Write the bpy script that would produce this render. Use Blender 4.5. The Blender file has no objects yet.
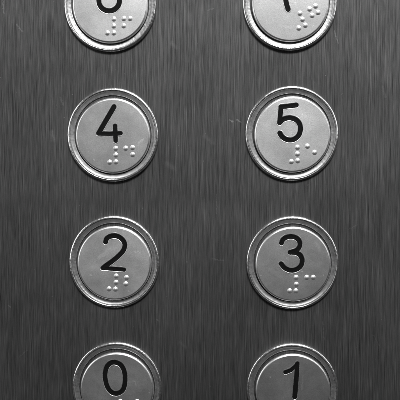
import bpy, math, random
import numpy as np
from mathutils import Matrix, Vector
MM = 0.001
random.seed(4)
S = bpy.context.scene
COL = S.collection

# ------------------------------------------------------------------ camera
# camera pose in the panel's own frame (x right, y down, z into the wall)
R3 = [(0.99890894, 0.00948202, 0.04572769), (-0.00696552, 0.9984686, -0.05488106), (-0.04617805, 0.05450266, 0.99744526)]
CP = (10.621, -12.536, -229.41)
w = lambda v: Vector((v[0], v[2], -v[1]))
right, down, fwd = (w(r) for r in R3)
cam = bpy.data.cameras.new('camera'); co = bpy.data.objects.new('camera', cam); COL.objects.link(co)
m = Matrix.Identity(4)
for i in range(3):
    m[i][0] = right[i]; m[i][1] = -down[i]; m[i][2] = -fwd[i]; m[i][3] = w(CP)[i] * MM
co.matrix_world = m
cam.sensor_width = 36; cam.lens = 36 * 3.07 * 230 / 400.0
cam.clip_start = 0.01; cam.clip_end = 50
S.camera = co

# ------------------------------------------------------------------ world, lamps, exposure
W = bpy.data.worlds.new('World'); S.world = W; W.use_nodes = True
W.node_tree.nodes['Background'].inputs[0].default_value = (1, 1, 1, 1)
W.node_tree.nodes['Background'].inputs[1].default_value = 0.028
def area(name, elev, azim, dist, sx, sy, power):
    l = bpy.data.lights.new(name, 'AREA'); l.shape = 'RECTANGLE'; l.size = sx; l.size_y = sy; l.energy = power
    o = bpy.data.objects.new(name, l); COL.objects.link(o)
    e, a = math.radians(elev), math.radians(azim)
    o.location = Vector((math.sin(a) * math.cos(e), -math.cos(a) * math.cos(e), math.sin(e))) * dist
    o.rotation_euler = (-o.location).to_track_quat('-Z', 'Y').to_euler()
    return o
area('ceiling_lamp', 47, 10, 1.1, 0.5, 0.26, 16.5)
area('left_fill', 14, -64, 1.1, 0.35, 0.8, 2.4)  # added fill, no known source; brightens the bezels from the left
area('right_fill', 22, 60, 1.1, 0.3, 0.7, 1.5)  # weaker added fill for the right of the rims, not a fitting of the lift
S.view_settings.view_transform = 'Standard'; S.view_settings.look = 'None'
S.view_settings.exposure = 0; S.view_settings.gamma = 1
S.render.engine = 'CYCLES'

# ------------------------------------------------------------------ node helpers
class NT:
    def __init__(s, name):
        s.m = bpy.data.materials.new(name); s.m.use_nodes = True
        s.t = s.m.node_tree; s.b = s.t.nodes['Principled BSDF']
        s.tc = s.t.nodes.new('ShaderNodeTexCoord').outputs['Object']
    def L(s, a, b):
        if hasattr(a, 'is_output'): s.t.links.new(a, b)
        else: b.default_value = a
    def noise(s, scale, detail=2, rough=.5, dist=0, vec=None):
        mp = s.t.nodes.new('ShaderNodeMapping'); mp.inputs['Scale'].default_value = scale
        s.L(vec or s.tc, mp.inputs[0])
        n = s.t.nodes.new('ShaderNodeTexNoise'); n.inputs['Scale'].default_value = 1
        n.inputs['Detail'].default_value = detail; n.inputs['Roughness'].default_value = rough
        n.inputs['Distortion'].default_value = dist
        s.L(mp.outputs[0], n.inputs['Vector']); return n.outputs['Fac']
    def math(s, op, a, b=0, c=0, clamp=False):
        n = s.t.nodes.new('ShaderNodeMath'); n.operation = op; n.use_clamp = clamp
        s.L(a, n.inputs[0]); s.L(b, n.inputs[1]); s.L(c, n.inputs[2]); return n.outputs[0]
    def vm(s, op, a, b=(0, 0, 0), out=0, sc=None):
        n = s.t.nodes.new('ShaderNodeVectorMath'); n.operation = op
        s.L(a, n.inputs[0]); s.L(b, n.inputs[1])
        if sc is not None: s.L(sc, n.inputs['Scale'])
        return n.outputs[out]
    def rng(s, v, a, b, c, d, smooth=False):
        n = s.t.nodes.new('ShaderNodeMapRange'); n.clamp = True
        if smooth: n.interpolation_type = 'SMOOTHSTEP'
        s.L(v, n.inputs[0])
        for i, x in enumerate((a, b, c, d)): n.inputs[1 + i].default_value = x
        return n.outputs[0]
    def seg(s, vec, a, b, r, amt):            # a scratch or rubbed mark from a to b
        a, b = Vector(a), Vector(b); d = b - a
        q = s.vm('SUBTRACT', vec, tuple(a))
        t = s.math('MULTIPLY', s.vm('DOT_PRODUCT', q, tuple(d), 1), 1 / max(d.length_squared, 1e-12), clamp=True)
        e = s.vm('SUBTRACT', q, s.vm('SCALE', tuple(d), sc=t))
        return s.rng(s.vm('LENGTH', e, out=1), 0, r, amt, 0, True)
    def add(s, xs):
        o = xs[0]
        for x in xs[1:]: o = s.math('ADD', o, x)
        return o
    def grey(s, v): s.L(v, s.b.inputs['Base Color'])
    def bump(s, h, strength, dist):
        n = s.t.nodes.new('ShaderNodeBump'); n.inputs['Strength'].default_value = strength
        n.inputs['Distance'].default_value = dist; s.L(h, n.inputs['Height']); s.L(n.outputs[0], s.b.inputs['Normal'])

def px(u, v):                                  # measured point on the panel -> metres
    return ((u - 200) / 3.07 * MM, 0, (200 - v) / 3.07 * MM)

def mat_panel():
    n = NT('brushed_steel')
    s1 = n.noise((3500, 1, 48), 3, .65)
    s2 = n.noise((9500, 1, 150), 2, .6)
    s3 = n.noise((1300, 1, 34), 2, .5)
    blot = n.noise((55, 1, 40), 3, .55)
    fine = n.noise((9000, 1, 5000), 2, .6)
    # rare bright single brush lines
    l1 = n.rng(n.noise((3900, 1, 60), 3, .65), .57, .70, 0, 1)
    l2 = n.rng(n.noise((9000, 1, 90), 2, .5), .60, .70, 0, 1)
    l1 = n.math('MULTIPLY_ADD', l2, .8, l1)
    v = n.math('MULTIPLY_ADD', s1, .55, n.math('MULTIPLY', s2, .55))
    v = n.math('MULTIPLY_ADD', s3, .18, v)
    v = n.math('MULTIPLY_ADD', fine, .24, v)
    c = n.rng(v, .50, .99, .006, .165)
    c = n.math('MULTIPLY', c, n.rng(blot, .3, .7, .86, 1.14))
    c = n.math('MULTIPLY_ADD', l1, .075, c)
    # dust specks and rubbed marks
    wob = n.vm('SCALE', n.vm('SUBTRACT', n.t.nodes.new('ShaderNodeTexNoise').outputs['Color'], (.5, .5, .5)), sc=.0012)
    tn = wob.node.id_data.nodes[-1]
    for nd in n.t.nodes:
        if nd.type == 'TEX_NOISE' and not nd.inputs['Vector'].is_linked:
            nd.inputs['Scale'].default_value = 1500; n.L(n.tc, nd.inputs['Vector'])
    pv = n.vm('ADD', n.vm('MULTIPLY', n.tc, (1, 0, 1)), n.vm('MULTIPLY', wob, (1, 0, 1)))
    marks = [((230.5, 121), (233, 122), 1.3, .42), ((237, 120.5), (241, 123), 1.1, .36), ((51, 131), (53, 138), 4.0, .10),
             ((18, 23), (24, 30), 1.1, .22), ((5, 0), (6, 12), 1.0, .22), ((212, 259.5), (223, 261), 1.0, .16),
             ((3, 306), (5, 308), 1.2, .22), ((167, 163), (174, 168), 4.0, .08), ((52, 128), (53, 136), 1.0, .14),
             ((319, 152), (325, 158), .8, .13), ((61, 96), (64, 104), 1.2, .14), ((173, 44), (178, 49), 3.0, .08),
             ((333, 35), (337, 47), .9, .2), ((209, 13), (216, 11), .8, .12), ((155, 321), (157, 322), .9, .2),
             ((205, 136), (214, 144), 3.2, .07), ((13, 360), (22, 352), .7, .12), ((348, 230), (356, 226), .7, .12),
             ((372, 336), (379, 349), .7, .10), ((186, 262), (187, 263), .9, .2), ((380, 90), (383, 100), 1.8, .09),
             ((216, 195), (217, 214), .6, .16), ((322, 323), (323, 341), .6, .15), ((178, 344), (184, 349), 2.4, .07)]
    ms = n.add([n.seg(pv, px(*a), px(*b), r / 3.07 * MM, k * .32) for a, b, r, k in marks])
    dust = n.rng(n.noise((1100, 1, 1000), 1, .5), .765, .83, 0, .14)
    c = n.add([c, ms, dust])
    n.grey(c)
    n.L(1.0, n.b.inputs['Metallic'])
    n.L(n.rng(v, .45, 1.05, .69, .61), n.b.inputs['Roughness'])
    n.bump(v, .22, .00005)
    return n.m

def mat_cap(name, base, rough, smudges, seed):
    n = NT(name)
    off = n.vm('ADD', n.tc, (seed * .05, seed * .03, 0))
    g = n.noise((3600, 3600, 3600), 2, .7, vec=off)
    blot = n.noise((130, 130, 130), 4, .6, vec=off)
    br = n.noise((2200, 260, 600), 2, .6, vec=off)
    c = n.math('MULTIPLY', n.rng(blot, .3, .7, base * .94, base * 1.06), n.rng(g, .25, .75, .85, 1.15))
    c = n.math('MULTIPLY', c, n.rng(br, .3, .7, .97, 1.03))
    wn = n.t.nodes.new('ShaderNodeTexNoise'); wn.inputs['Scale'].default_value = 900; n.L(off, wn.inputs['Vector'])
    pv = n.vm('ADD', n.vm('MULTIPLY', n.tc, (1, 1, 0)), n.vm('MULTIPLY', n.vm('SUBTRACT', wn.outputs['Color'], (.5, .5, .5)), (.0016, .0016, 0)))
    hl = n.math('MULTIPLY', n.math('ADD', n.rng(n.noise((5200, 220, 500), 2, .5, vec=off), .68, .76, 0, .07), n.rng(n.noise((240, 4600, 500), 2, .5, .4, vec=off), .68, .76, 0, .06)), n.rng(blot, .45, .6, .2, 1))
    sp = n.rng(n.noise((700, 700, 700), 1, .5, vec=off), .75, .82, 0, .3)
    xs = [c, sp, hl]
    for a, b, r, k in smudges:
        xs.append(n.seg(pv, (a[0] * MM, a[1] * MM, 0), (b[0] * MM, b[1] * MM, 0), r * MM, k))
    n.grey(n.add(xs)); n.L(1.0, n.b.inputs['Metallic'])
    n.L(n.rng(blot, .3, .7, rough - .025, rough + .03), n.b.inputs['Roughness'])
    n.bump(g, .24, .00005)
    return n.m

def mat_bezel(name, base, r0, r1, b):
    n = NT(name)
    g = n.noise((900, 900, 900), 3, .6)
    s = n.noise((3200, 3200, 3200), 2, .6)
    n.grey(n.rng(g, .3, .7, base * .94, base * 1.04)); n.L(1.0, n.b.inputs['Metallic'])
    n.L(n.rng(g, .3, .7, r0, r1), n.b.inputs['Roughness'])
    n.bump(s, b, .00004)
    return n.m

def mat_dots():
    n = NT('rubbed_steel'); g = n.noise((2500, 2500, 2500), 2, .6)
    n.grey(n.rng(g, .3, .7, .66, .78)); n.L(1.0, n.b.inputs['Metallic']); n.L(.53, n.b.inputs['Roughness'])
    return n.m

def mat_plain(name, c, r, metal=0):
    n = NT(name); g = n.noise((2500, 2500, 2500), 2, .6)
    n.grey(n.rng(g, .3, .7, c * .8, c * 1.2)); n.L(r, n.b.inputs['Roughness']); n.L(metal, n.b.inputs['Metallic'])
    n.bump(g, .2, .00004); n.b.inputs['Specular IOR Level'].default_value = .12
    return n.m

# ------------------------------------------------------------------ mesh helpers
def mesh_obj(name, verts, faces, material, parent=None, smooth=True, scale=MM):
    me = bpy.data.meshes.new(name)
    v = np.asarray(verts, dtype=np.float64) * scale
    if isinstance(faces, np.ndarray):
        me.vertices.add(len(v)); me.vertices.foreach_set('co', v.ravel().astype(np.float32))
        k = faces.shape[1]
        me.loops.add(faces.size); me.loops.foreach_set('vertex_index', faces.ravel().astype(np.int32))
        me.polygons.add(len(faces)); me.polygons.foreach_set('loop_start', np.arange(0, faces.size, k, dtype=np.int32))
        me.update(calc_edges=True)
    else:
        me.from_pydata([tuple(x) for x in v], [], faces)
    if smooth: me.shade_smooth()
    me.materials.append(material)
    o = bpy.data.objects.new(name, me); COL.objects.link(o)
    if parent: o.parent = parent
    return o

def revolve(prof, n=256, wob=None):
    """closed revolved profile [(r, h)] -> verts, quads"""
    P = np.array(prof); a = np.linspace(0, 2 * np.pi, n, endpoint=False)
    A, r = np.meshgrid(a, P[:, 0], indexing='ij'); h = np.broadcast_to(P[:, 1], r.shape).copy()
    if wob is not None: r = r + wob(A, P, 0); h = h + wob(A, P, 1)
    v = np.stack([r * np.cos(A), r * np.sin(A), h], -1).reshape(-1, 3)
    k = len(P); i, j = np.meshgrid(np.arange(n), np.arange(k), indexing='ij'); i2 = (i + 1) % n; j2 = (j + 1) % k
    f = np.stack([i * k + j, i2 * k + j, i2 * k + j2, i * k + j2], -1).reshape(-1, 4)
    return v, f

def spline(pts, closed=False, n=10):
    p = [np.array(q, float) for q in pts]; out = []
    N = len(p); rng_ = range(N if closed else N - 1)
    for i in rng_:
        if closed: a, b, c, d = p[i - 1], p[i], p[(i + 1) % N], p[(i + 2) % N]
        else: a, b, c, d = p[max(i - 1, 0)], p[i], p[i + 1], p[min(i + 2, N - 1)]
        for t in np.linspace(0, 1, n, endpoint=False):
            out.append(.5 * (2 * b + (c - a) * t + (2 * a - 5 * b + 4 * c - d) * t * t + (3 * b - a - 3 * c + d) * t ** 3))
    out.append(p[0] if closed else p[-1])
    return np.array(out)

def stroke_dist(X, Y, strokes):
    """signed distance to the edge of the numeral: strokes = [(polyline, half width start, half width end)]"""
    D = np.full(X.shape, 1e3)
    for pts, w0, w1 in strokes:
        m_ = len(pts) - 1
        for i in range(m_):
            ax, ay = pts[i]; dx, dy = pts[i + 1] - pts[i]; L2 = dx * dx + dy * dy
            if L2 < 1e-9: continue
            t = np.clip(((X - ax) * dx + (Y - ay) * dy) / L2, 0, 1)
            ww = w0 + (w1 - w0) * (i + t) / m_
            D = np.minimum(D, np.hypot(X - ax - t * dx, Y - ay - t * dy) - ww)
    return D

# ------------------------------------------------------------------ numerals, traced as strokes (mm round the cap's centre, y up)
def tr(cx, cy, s, o, k, pts):                  # crop origin o, crop zoom k -> local mm
    return [(((o[0] + x / k) - cx) / s, (cy - (o[1] + y / k)) / s) for x, y in pts]
RC = 12.24
BTN = {  # numeral: (column, row, centre px, radius px)
 '6': (0, 0, 110.1, 4.8, 38.3), '7': (1, 0, 290.5, 3.0, 39.3), '4': (0, 1, 112.8, 135.9, 37.6), '5': (1, 1, 292.4, 134.5, 38.4),
 '2': (0, 2, 114.2, 263.2, 37.3), '3': (1, 2, 293.1, 264.2, 37.5), '0': (0, 3, 117.0, 388.9, 36.8), '1': (1, 3, 293.0, 390.7, 36.8)}
def sc(d): return BTN[d][4] / RC
def T(d, o, k, pts): return tr(BTN[d][2], BTN[d][3], sc(d), o, k, pts)
def num_strokes(d):
    if d == '4':
        f = lambda p: np.array(T(d, (90, 95), 8, p))
        return [(f([(198, 98), (70, 306)]), .76, .76), (f([(70, 308), (160, 311), (247, 308)]), .66, .66), (f([(204, 250), (206, 366)]), .70, .70)]
    if d == '5':
        f = lambda p: T(d, (270, 95), 8, p)
        return [(np.array(f([(210, 83), (88, 96)])), .74, .70), (np.array(f([(88, 96), (77, 222)])), .74, .74),
                (spline(f([(77, 222), (105, 196), (150, 184), (197, 194), (232, 226), (243, 272), (228, 325), (185, 358), (135, 358), (97, 335), (78, 306)])), .76, .76)]
    if d == '2':
        f = lambda p: T(d, (90, 225), 8, p)
        return [(spline(f([(128, 136), (137, 110), (162, 92), (200, 85), (240, 97), (270, 125), (282, 160), (270, 202), (235, 242), (180, 288), (130, 322), (102, 343)])), .78, .74),
                (np.array(f([(102, 343), (272, 357)])), .66, .68)]
    if d == '3':
        f = lambda p: T(d, (270, 230), 8, p)
        return [(spline(f([(93, 105), (106, 76), (135, 58), (175, 53), (215, 68), (238, 102), (232, 140), (205, 166), (162, 178)])), .74, .74),
                (spline(f([(162, 178), (205, 181), (240, 202), (256, 242), (245, 286), (210, 314), (165, 322), (120, 304), (90, 270)])), .78, .74)]
    if d == '1':
        f = lambda p: np.array(T(d, (270, 350), 8, p))
        return [(f([(124, 178), (168, 160), (205, 128), (219, 106)]), .66, .58), (f([(217, 112), (212, 200), (197, 372)]), .70, .80)]
    if d == '0':
        f = lambda p: T(d, (90, 355), 8, p)
        return [(spline(f([(200, 55), (245, 72), (272, 112), (283, 165), (280, 230), (262, 280), (222, 305), (180, 300), (147, 265), (128, 210), (124, 150), (138, 95), (165, 65)]), True), .78, .78)]
    if d == '6':
        a = [(109.4 + 10.4 * math.cos(t), 1.1 - 10.1 * math.sin(t)) for t in np.linspace(0, 2 * math.pi, 16, endpoint=False)]
        g = lambda p: tr(BTN[d][2], BTN[d][3], sc(d), (0, 0), 1, p)
        return [(spline(g(a), True), .76, .76), (spline(g([(99.0, 1), (99.8, -7), (103, -14), (109, -21), (114.5, -25)])), .76, .74)]
    if d == '7':   # measured upright; the whole cap is turned
        th = math.radians(23); p0 = tr(BTN[d][2], BTN[d][3], sc(d), (270, 0), 6.667, [(120, 64), (104, 0)])
        ro = lambda q: (q[0] * math.cos(-th) - q[1] * math.sin(-th), q[0] * math.sin(-th) + q[1] * math.cos(-th))
        b = ro(p0[0]); c = ro(p0[1])
        return [(spline([b, c, (c[0] + 1.3, c[1] + 3.3), (b[0] + 4.8, b[1] + 11.2)]), .74, .74),
                (np.array([(b[0] + 4.8, b[1] + 11.2), (b[0] - 2.6, b[1] + 11.2)]), .70, .70)]
DOTS = {
 '4': ((60, 80), 3.81, [(212, 260), (212, 285), (212, 311), (188, 312), (250, 260), (276, 258), (276, 284)]),
 '5': ((240, 80), 3.81, [(218, 257), (218, 282), (219, 308), (195, 311), (256, 253), (283, 277)]),
 '2': ((60, 210), 3.81, [(214, 251), (213, 275), (210, 301), (186, 300), (253, 257), (250, 281)]),
 '3': ((240, 210), 3.81, [(213, 256), (214, 282), (212, 307), (189, 307), (253, 256), (277, 256)]),
 '6': ((60, 0), 3.81, [(205, 73), (204, 99), (204, 125), (179, 125), (243, 72), (267, 72), (242, 99)]),
 '7': ((270, 0), 6.667, [(199, 91), (216, 132), (235, 172), (191, 190), (264, 64), (304, 45), (281, 107), (321, 88)]),
 '0': ((0, 0), 1, [(120.3, 401), (120.4, 407.5), (120.5, 414), (114, 414), (137, 401), (130.4, 407.5), (137, 407.5)]),
 '1': ((0, 0), 1, [(297, 403.5), (297, 410), (297, 416.5), (290.6, 416.5), (307.5, 403.5)]),
}

# ------------------------------------------------------------------ cap: fine polar heightfield, engraved; revolved rim
H = 1.68                                       # height of the cap's face over the panel
def face_h(r): return H + .10 * (1 - (r / 11.55) ** 2)
def make_cap(d, material, parent, rng):
    st = [(p, a_ - .065, b_ - .065) for p, a_, b_ in num_strokes(d)]
    NA = 840
    rad = np.concatenate([np.linspace(.05, 11.55, 165)])
    rim = [(11.62, -.008), (11.70, -.035), (11.80, -.085), (11.9, -.145), (12.0, -.215), (12.08, -.295), (12.15, -.41), (12.19, -.6), (12.20, -.9), (12.20, -1.44)]
    a = np.linspace(0, 2 * np.pi, NA, endpoint=False)
    rr = np.concatenate([rad, [x for x, _ in rim]])
    A, Rr = np.meshgrid(a, rr, indexing='ij')
    X, Y = Rr * np.cos(A), Rr * np.sin(A)
    Z = face_h(np.minimum(Rr, 11.55))
    for j, (_, dz) in enumerate(rim): Z[:, len(rad) + j] = H + dz
    Dd = stroke_dist(X[:, :len(rad)], Y[:, :len(rad)], st)
    Dd = Dd + .018 * np.sin(4.1 * X[:, :len(rad)] + 1) * np.sin(3.3 * Y[:, :len(rad)]) + .008 * np.sin(13 * X[:, :len(rad)] + 9 * Y[:, :len(rad)])
    t = np.clip((Dd + .10) / .26, 0, 1); t = t * t * (3 - 2 * t)
    t = t ** .85
    xx, yy = X[:, :len(rad)], Y[:, :len(rad)]; k_ = float(ord(d) % 7)
    wv = np.sin(.9 * xx + k_) * np.sin(.7 * yy + 2 * k_) + .5 * np.sin(2.1 * xx - 1.3 * yy + k_) + .3 * np.sin(5 * yy + 3 * xx)
    lip = (.003 + .03 * np.clip(wv, 0, 1.2)) * np.exp(-((Dd - .24) / .13) ** 2)        # metal pushed up beside the groove
    Z[:, :len(rad)] += -.34 * (1 - t) + lip
    v = np.stack([X, Y, Z], -1).reshape(-1, 3); K = len(rr)
    i, j = np.meshgrid(np.arange(NA), np.arange(K - 1), indexing='ij'); i2 = (i + 1) % NA
    f = np.stack([i * K + j, i * K + j + 1, i2 * K + j + 1, i2 * K + j], -1).reshape(-1, 4)
    cap = mesh_obj('cap', v, f, material, parent)
    cap.data.materials.append(M_EDGE)          # the turned edge round the face is polished brighter
    q = np.tile(np.arange(K - 1), NA); cap.data.polygons.foreach_set('material_index', ((q >= len(rad)) & (q < len(rad) + 7)).astype(np.int32))
    # paint lying in the groove
    q = .09; xs = np.arange(-11, 11, q); GX, GY = np.meshgrid(xs, xs, indexing='ij')
    G = stroke_dist(GX, GY, st); inside = G < .12
    cell = inside[:-1, :-1] & inside[1:, :-1] & inside[1:, 1:] & inside[:-1, 1:]
    n = len(xs); idx = lambda a_, b_: a_ * n + b_
    top = face_h(np.hypot(GX, GY)) - {'0': .12, '3': .13, '2': .09, '1': .09}.get(d, .055) - .05 * np.clip(-G / .5, 0, 1)
    V = np.concatenate([np.stack([GX, GY, top], -1).reshape(-1, 3), np.stack([GX, GY, top * 0 + H - .5], -1).reshape(-1, 3)])
    F = []; off = n * n
    ci, cj = np.nonzero(cell); cs = set(zip(ci.tolist(), cj.tolist()))
    for x, y in cs:
        F.append((idx(x, y), idx(x + 1, y), idx(x + 1, y + 1), idx(x, y + 1)))
        F.append((off + idx(x, y), off + idx(x, y + 1), off + idx(x + 1, y + 1), off + idx(x + 1, y)))
        for nb, (e0, e1) in (((x - 1, y), ((x, y + 1), (x, y))), ((x + 1, y), ((x + 1, y), (x + 1, y + 1))), ((x, y - 1), ((x, y), (x + 1, y))), ((x, y + 1), ((x + 1, y + 1), (x, y + 1)))):
            if nb not in cs: F.append((idx(*e1), idx(*e0), off + idx(*e0), off + idx(*e1)))
    F = np.array(F); used = np.unique(F); remap = np.zeros(len(V), int); remap[used] = np.arange(len(used))
    mesh_obj('numeral', V[used], remap[F], M_INK, cap, smooth=False)
    return cap

# ------------------------------------------------------------------ build
M_PANEL = mat_panel(); M_BEZEL = mat_bezel('polished_steel', .88, .24, .32, .12); M_EDGE = mat_bezel('polished_edge', .86, .34, .40, .15); M_BAND = mat_bezel('turned_steel', .62, .38, .45, .3); M_DOT = mat_dots(); M_INK = mat_plain('black_paint', .004, .65)

def build_panel():                             # one steel sheet with bevelled edges
    X0, X1, Z0, Z1, TH, B = -150, 150, -210, 210, 3.0, .6
    v = []; rings = [(B, 0), (B * .3, B * .3), (0, B), (0, TH)]
    for ins, y in rings:
        for x, z in ((X0 + ins, Z0 + ins), (X1 - ins, Z0 + ins), (X1 - ins, Z1 - ins), (X0 + ins, Z1 - ins)): v.append((x, y, z))
    f = [(0, 1, 2, 3)]
    for k in range(3):
        for i in range(4):
            j = (i + 1) % 4; f.append((k * 4 + i, k * 4 + 4 + i, k * 4 + 4 + j, k * 4 + j))
    f.append((15, 14, 13, 12))
    o = mesh_obj('panel', v, f, M_PANEL, smooth=False); o['kind'] = 'structure'
build_panel()

# bezel profile, outside foot -> crest -> step -> sloping band -> inner edge -> foot
PROF = [(15.12, -.2), (15.13, .3), (15.10, .55), (15.05, .74), (14.96, .88), (14.84, .97), (14.72, 1.03), (14.60, 1.08), (14.51, 1.11), (14.44, 1.12), (14.38, 1.09), (14.34, 1.0), (14.32, .8),
        (14.31, .38), (14.17, .36), (14.11, .54), (14.08, .68), (14.03, .70), (13.86, .61), (13.62, .53), (13.35, .47), (13.08, .435), (12.84, .415), (12.79, .38), (12.775, .28), (12.775, -.2)]
def build_bezel(parent, seed):
    rg = np.random.RandomState(seed); ph = rg.rand(12) * 6.28; am = rg.rand(12)
    def wob(A, P, which):
        out = np.zeros((A.shape[0], P.shape[0]))
        for k in range(12):
            fr = (2, 3, 5, 9, 14, 23, 31, 44, 57, 71, 88, 101)[k]
            out += (.012 if k < 3 else .006) * am[k] * np.sin(fr * A + ph[k] + (P[:, 0] * 2)[None, :] * (k % 3)) 
        w_ = np.where((P[:, 1] > .2), 1.0, 0.0)
        nick = rg.randn(A.shape[0], 5) * .011 + (rg.rand(A.shape[0], 1) > .97) * rg.randn(A.shape[0], 1) * .03
        out[:, 1:6] += nick * (np.sin(A[:, :1] * 3 + ph[0]) * .5 + .6)
        return out * w_[None, :]
    v, f = revolve(PROF, 420, wob)
    o = mesh_obj('bezel', v, f[:, ::-1], M_BEZEL, parent)
    o.data.materials.append(M_BAND)
    k = len(PROF); q = np.tile(np.arange(k), 420); o.data.polygons.foreach_set('material_index', ((q >= 16) & (q < 22)).astype(np.int32))
    o.rotation_euler = ((rg.rand() - .5) * .016, (rg.rand() - .5) * .016, 0); o.scale = (.988, 1.008, 1)
    o.location = (-.14 * MM, .34 * MM, .06 * MM)      # the caps hang a little low in their rings
    return o

def dot_mesh():
    P = [(x_ * .93, h_ * .82) for x_, h_ in [(0.0001, .42), (.10, .415), (.20, .40), (.30, .375), (.40, .335), (.50, .28), (.58, .225), (.66, .16), (.74, .095), (.81, .045), (.88, .01), (.96, -.015), (.96, -.12), (.0001, -.12)]]
    return revolve(P, 40)
DV, DF = dot_mesh()

SM = {'4': [((8.6, -2.2), (10.0, -1.3), .5, .20), ((8.0, -3.4), (8.6, -2.6), .35, .14)],
      '2': [((-5.2, 1.8), (-1.2, 5.2), .7, .13), ((-4.8, 1.5), (-2.0, 3.4), .4, .12), ((6.6, 3.9), (8.4, 3.5), .35, .25)],
      '3': [((7.2, 7.0), (8.6, 4.9), .9, .08), ((-7.6, -1.5), (-4, -4), 1.2, .05)],
      '5': [((-8, 3), (-6, 6), 1.0, .05)],
      '6': [((-6, -8), (-2, -9), 1.0, .05)],
      '7': [((-6, -5), (-3, -7), .9, .06)],
      '0': [((6.0, 3.0), (6.3, 1.2), .3, .2)],
      '1': [((-7.4, 4.6), (-7.3, 4.4), .35, .4), ((3.2, 5.0), (2.8, .5), .45, .10)]}
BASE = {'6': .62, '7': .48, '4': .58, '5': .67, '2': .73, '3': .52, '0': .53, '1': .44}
RES = {'6': (.31, .93), '7': (1.28, -.86), '4': (-.28, .24), '5': (-.31, -.37), '2': (.38, .78), '3': (-.71, -.72), '0': (-.39, .43), '1': (-.31, -.41)}
TILT = {'4': (.6, -.3), '2': (.1, .2), '3': (.3, 0), '5': (-.3, .2), '6': (0, 0), '7': (-.2, .3), '0': (.1, 0), '1': (0, .2)}
LABEL = {
 '6': 'round steel lift button numbered 6, cut off at the top above the button 4',
 '7': 'round steel lift button numbered 7 whose cap and braille are turned askew',
 '4': 'round steel lift button with an engraved black 4 and braille',
 '5': 'bright round steel lift button with an engraved black 5',
 '2': 'round steel lift button with an engraved black 2 and a smudge beside it',
 '3': 'round steel lift button with an engraved black 3 and white-tipped braille',
 '0': 'dim left-hand steel lift button with a black oval 0, cut by the bottom edge',
 '1': 'dark round lift button engraved with a slim black 1, below the button 3'}
dot_data = {}
for n_, d in enumerate('67452301'):
    c, r, cx, cy, rp = BTN[d]
    rx, ry = RES[d]
    X = -28.11 + c * 57.891 - rx / 3.07; Yd = -62.68 + r * 41.687 - ry / 3.07
    t = bpy.data.objects.new('lift_button', None); COL.objects.link(t); t.empty_display_size = .01
    t.location = (X * MM, 0, -Yd * MM); t.rotation_euler = (math.radians(90), 0, 0)
    t['label'] = LABEL[d]; t['category'] = 'button'; t['group'] = 'lift buttons set in the brushed steel panel'
    build_bezel(t, n_)
    mc = mat_cap('satin_steel', BASE[d], .49, SM[d], n_ + 1)
    cap = make_cap(d, mc, t, random)
    rot = math.radians(23) if d == '7' else 0
    cap.rotation_euler = (math.radians(TILT[d][0]), math.radians(TILT[d][1]), rot)
    o_, k_, pts = DOTS[d]
    for q in T(d, o_, k_, pts):
        x, y = q
        if rot: x, y = x * math.cos(rot) + y * math.sin(rot), -x * math.sin(rot) + y * math.cos(rot)
        if d not in dot_data:
            b = mesh_obj('braille_dot', DV, DF[:, ::-1], M_DOT, cap); dot_data[d] = b.data
        else:
            b = bpy.data.objects.new('braille_dot', dot_data[d]); COL.objects.link(b); b.parent = cap
        b.location = (x * MM, y * MM, (face_h(math.hypot(x, y))) * MM)
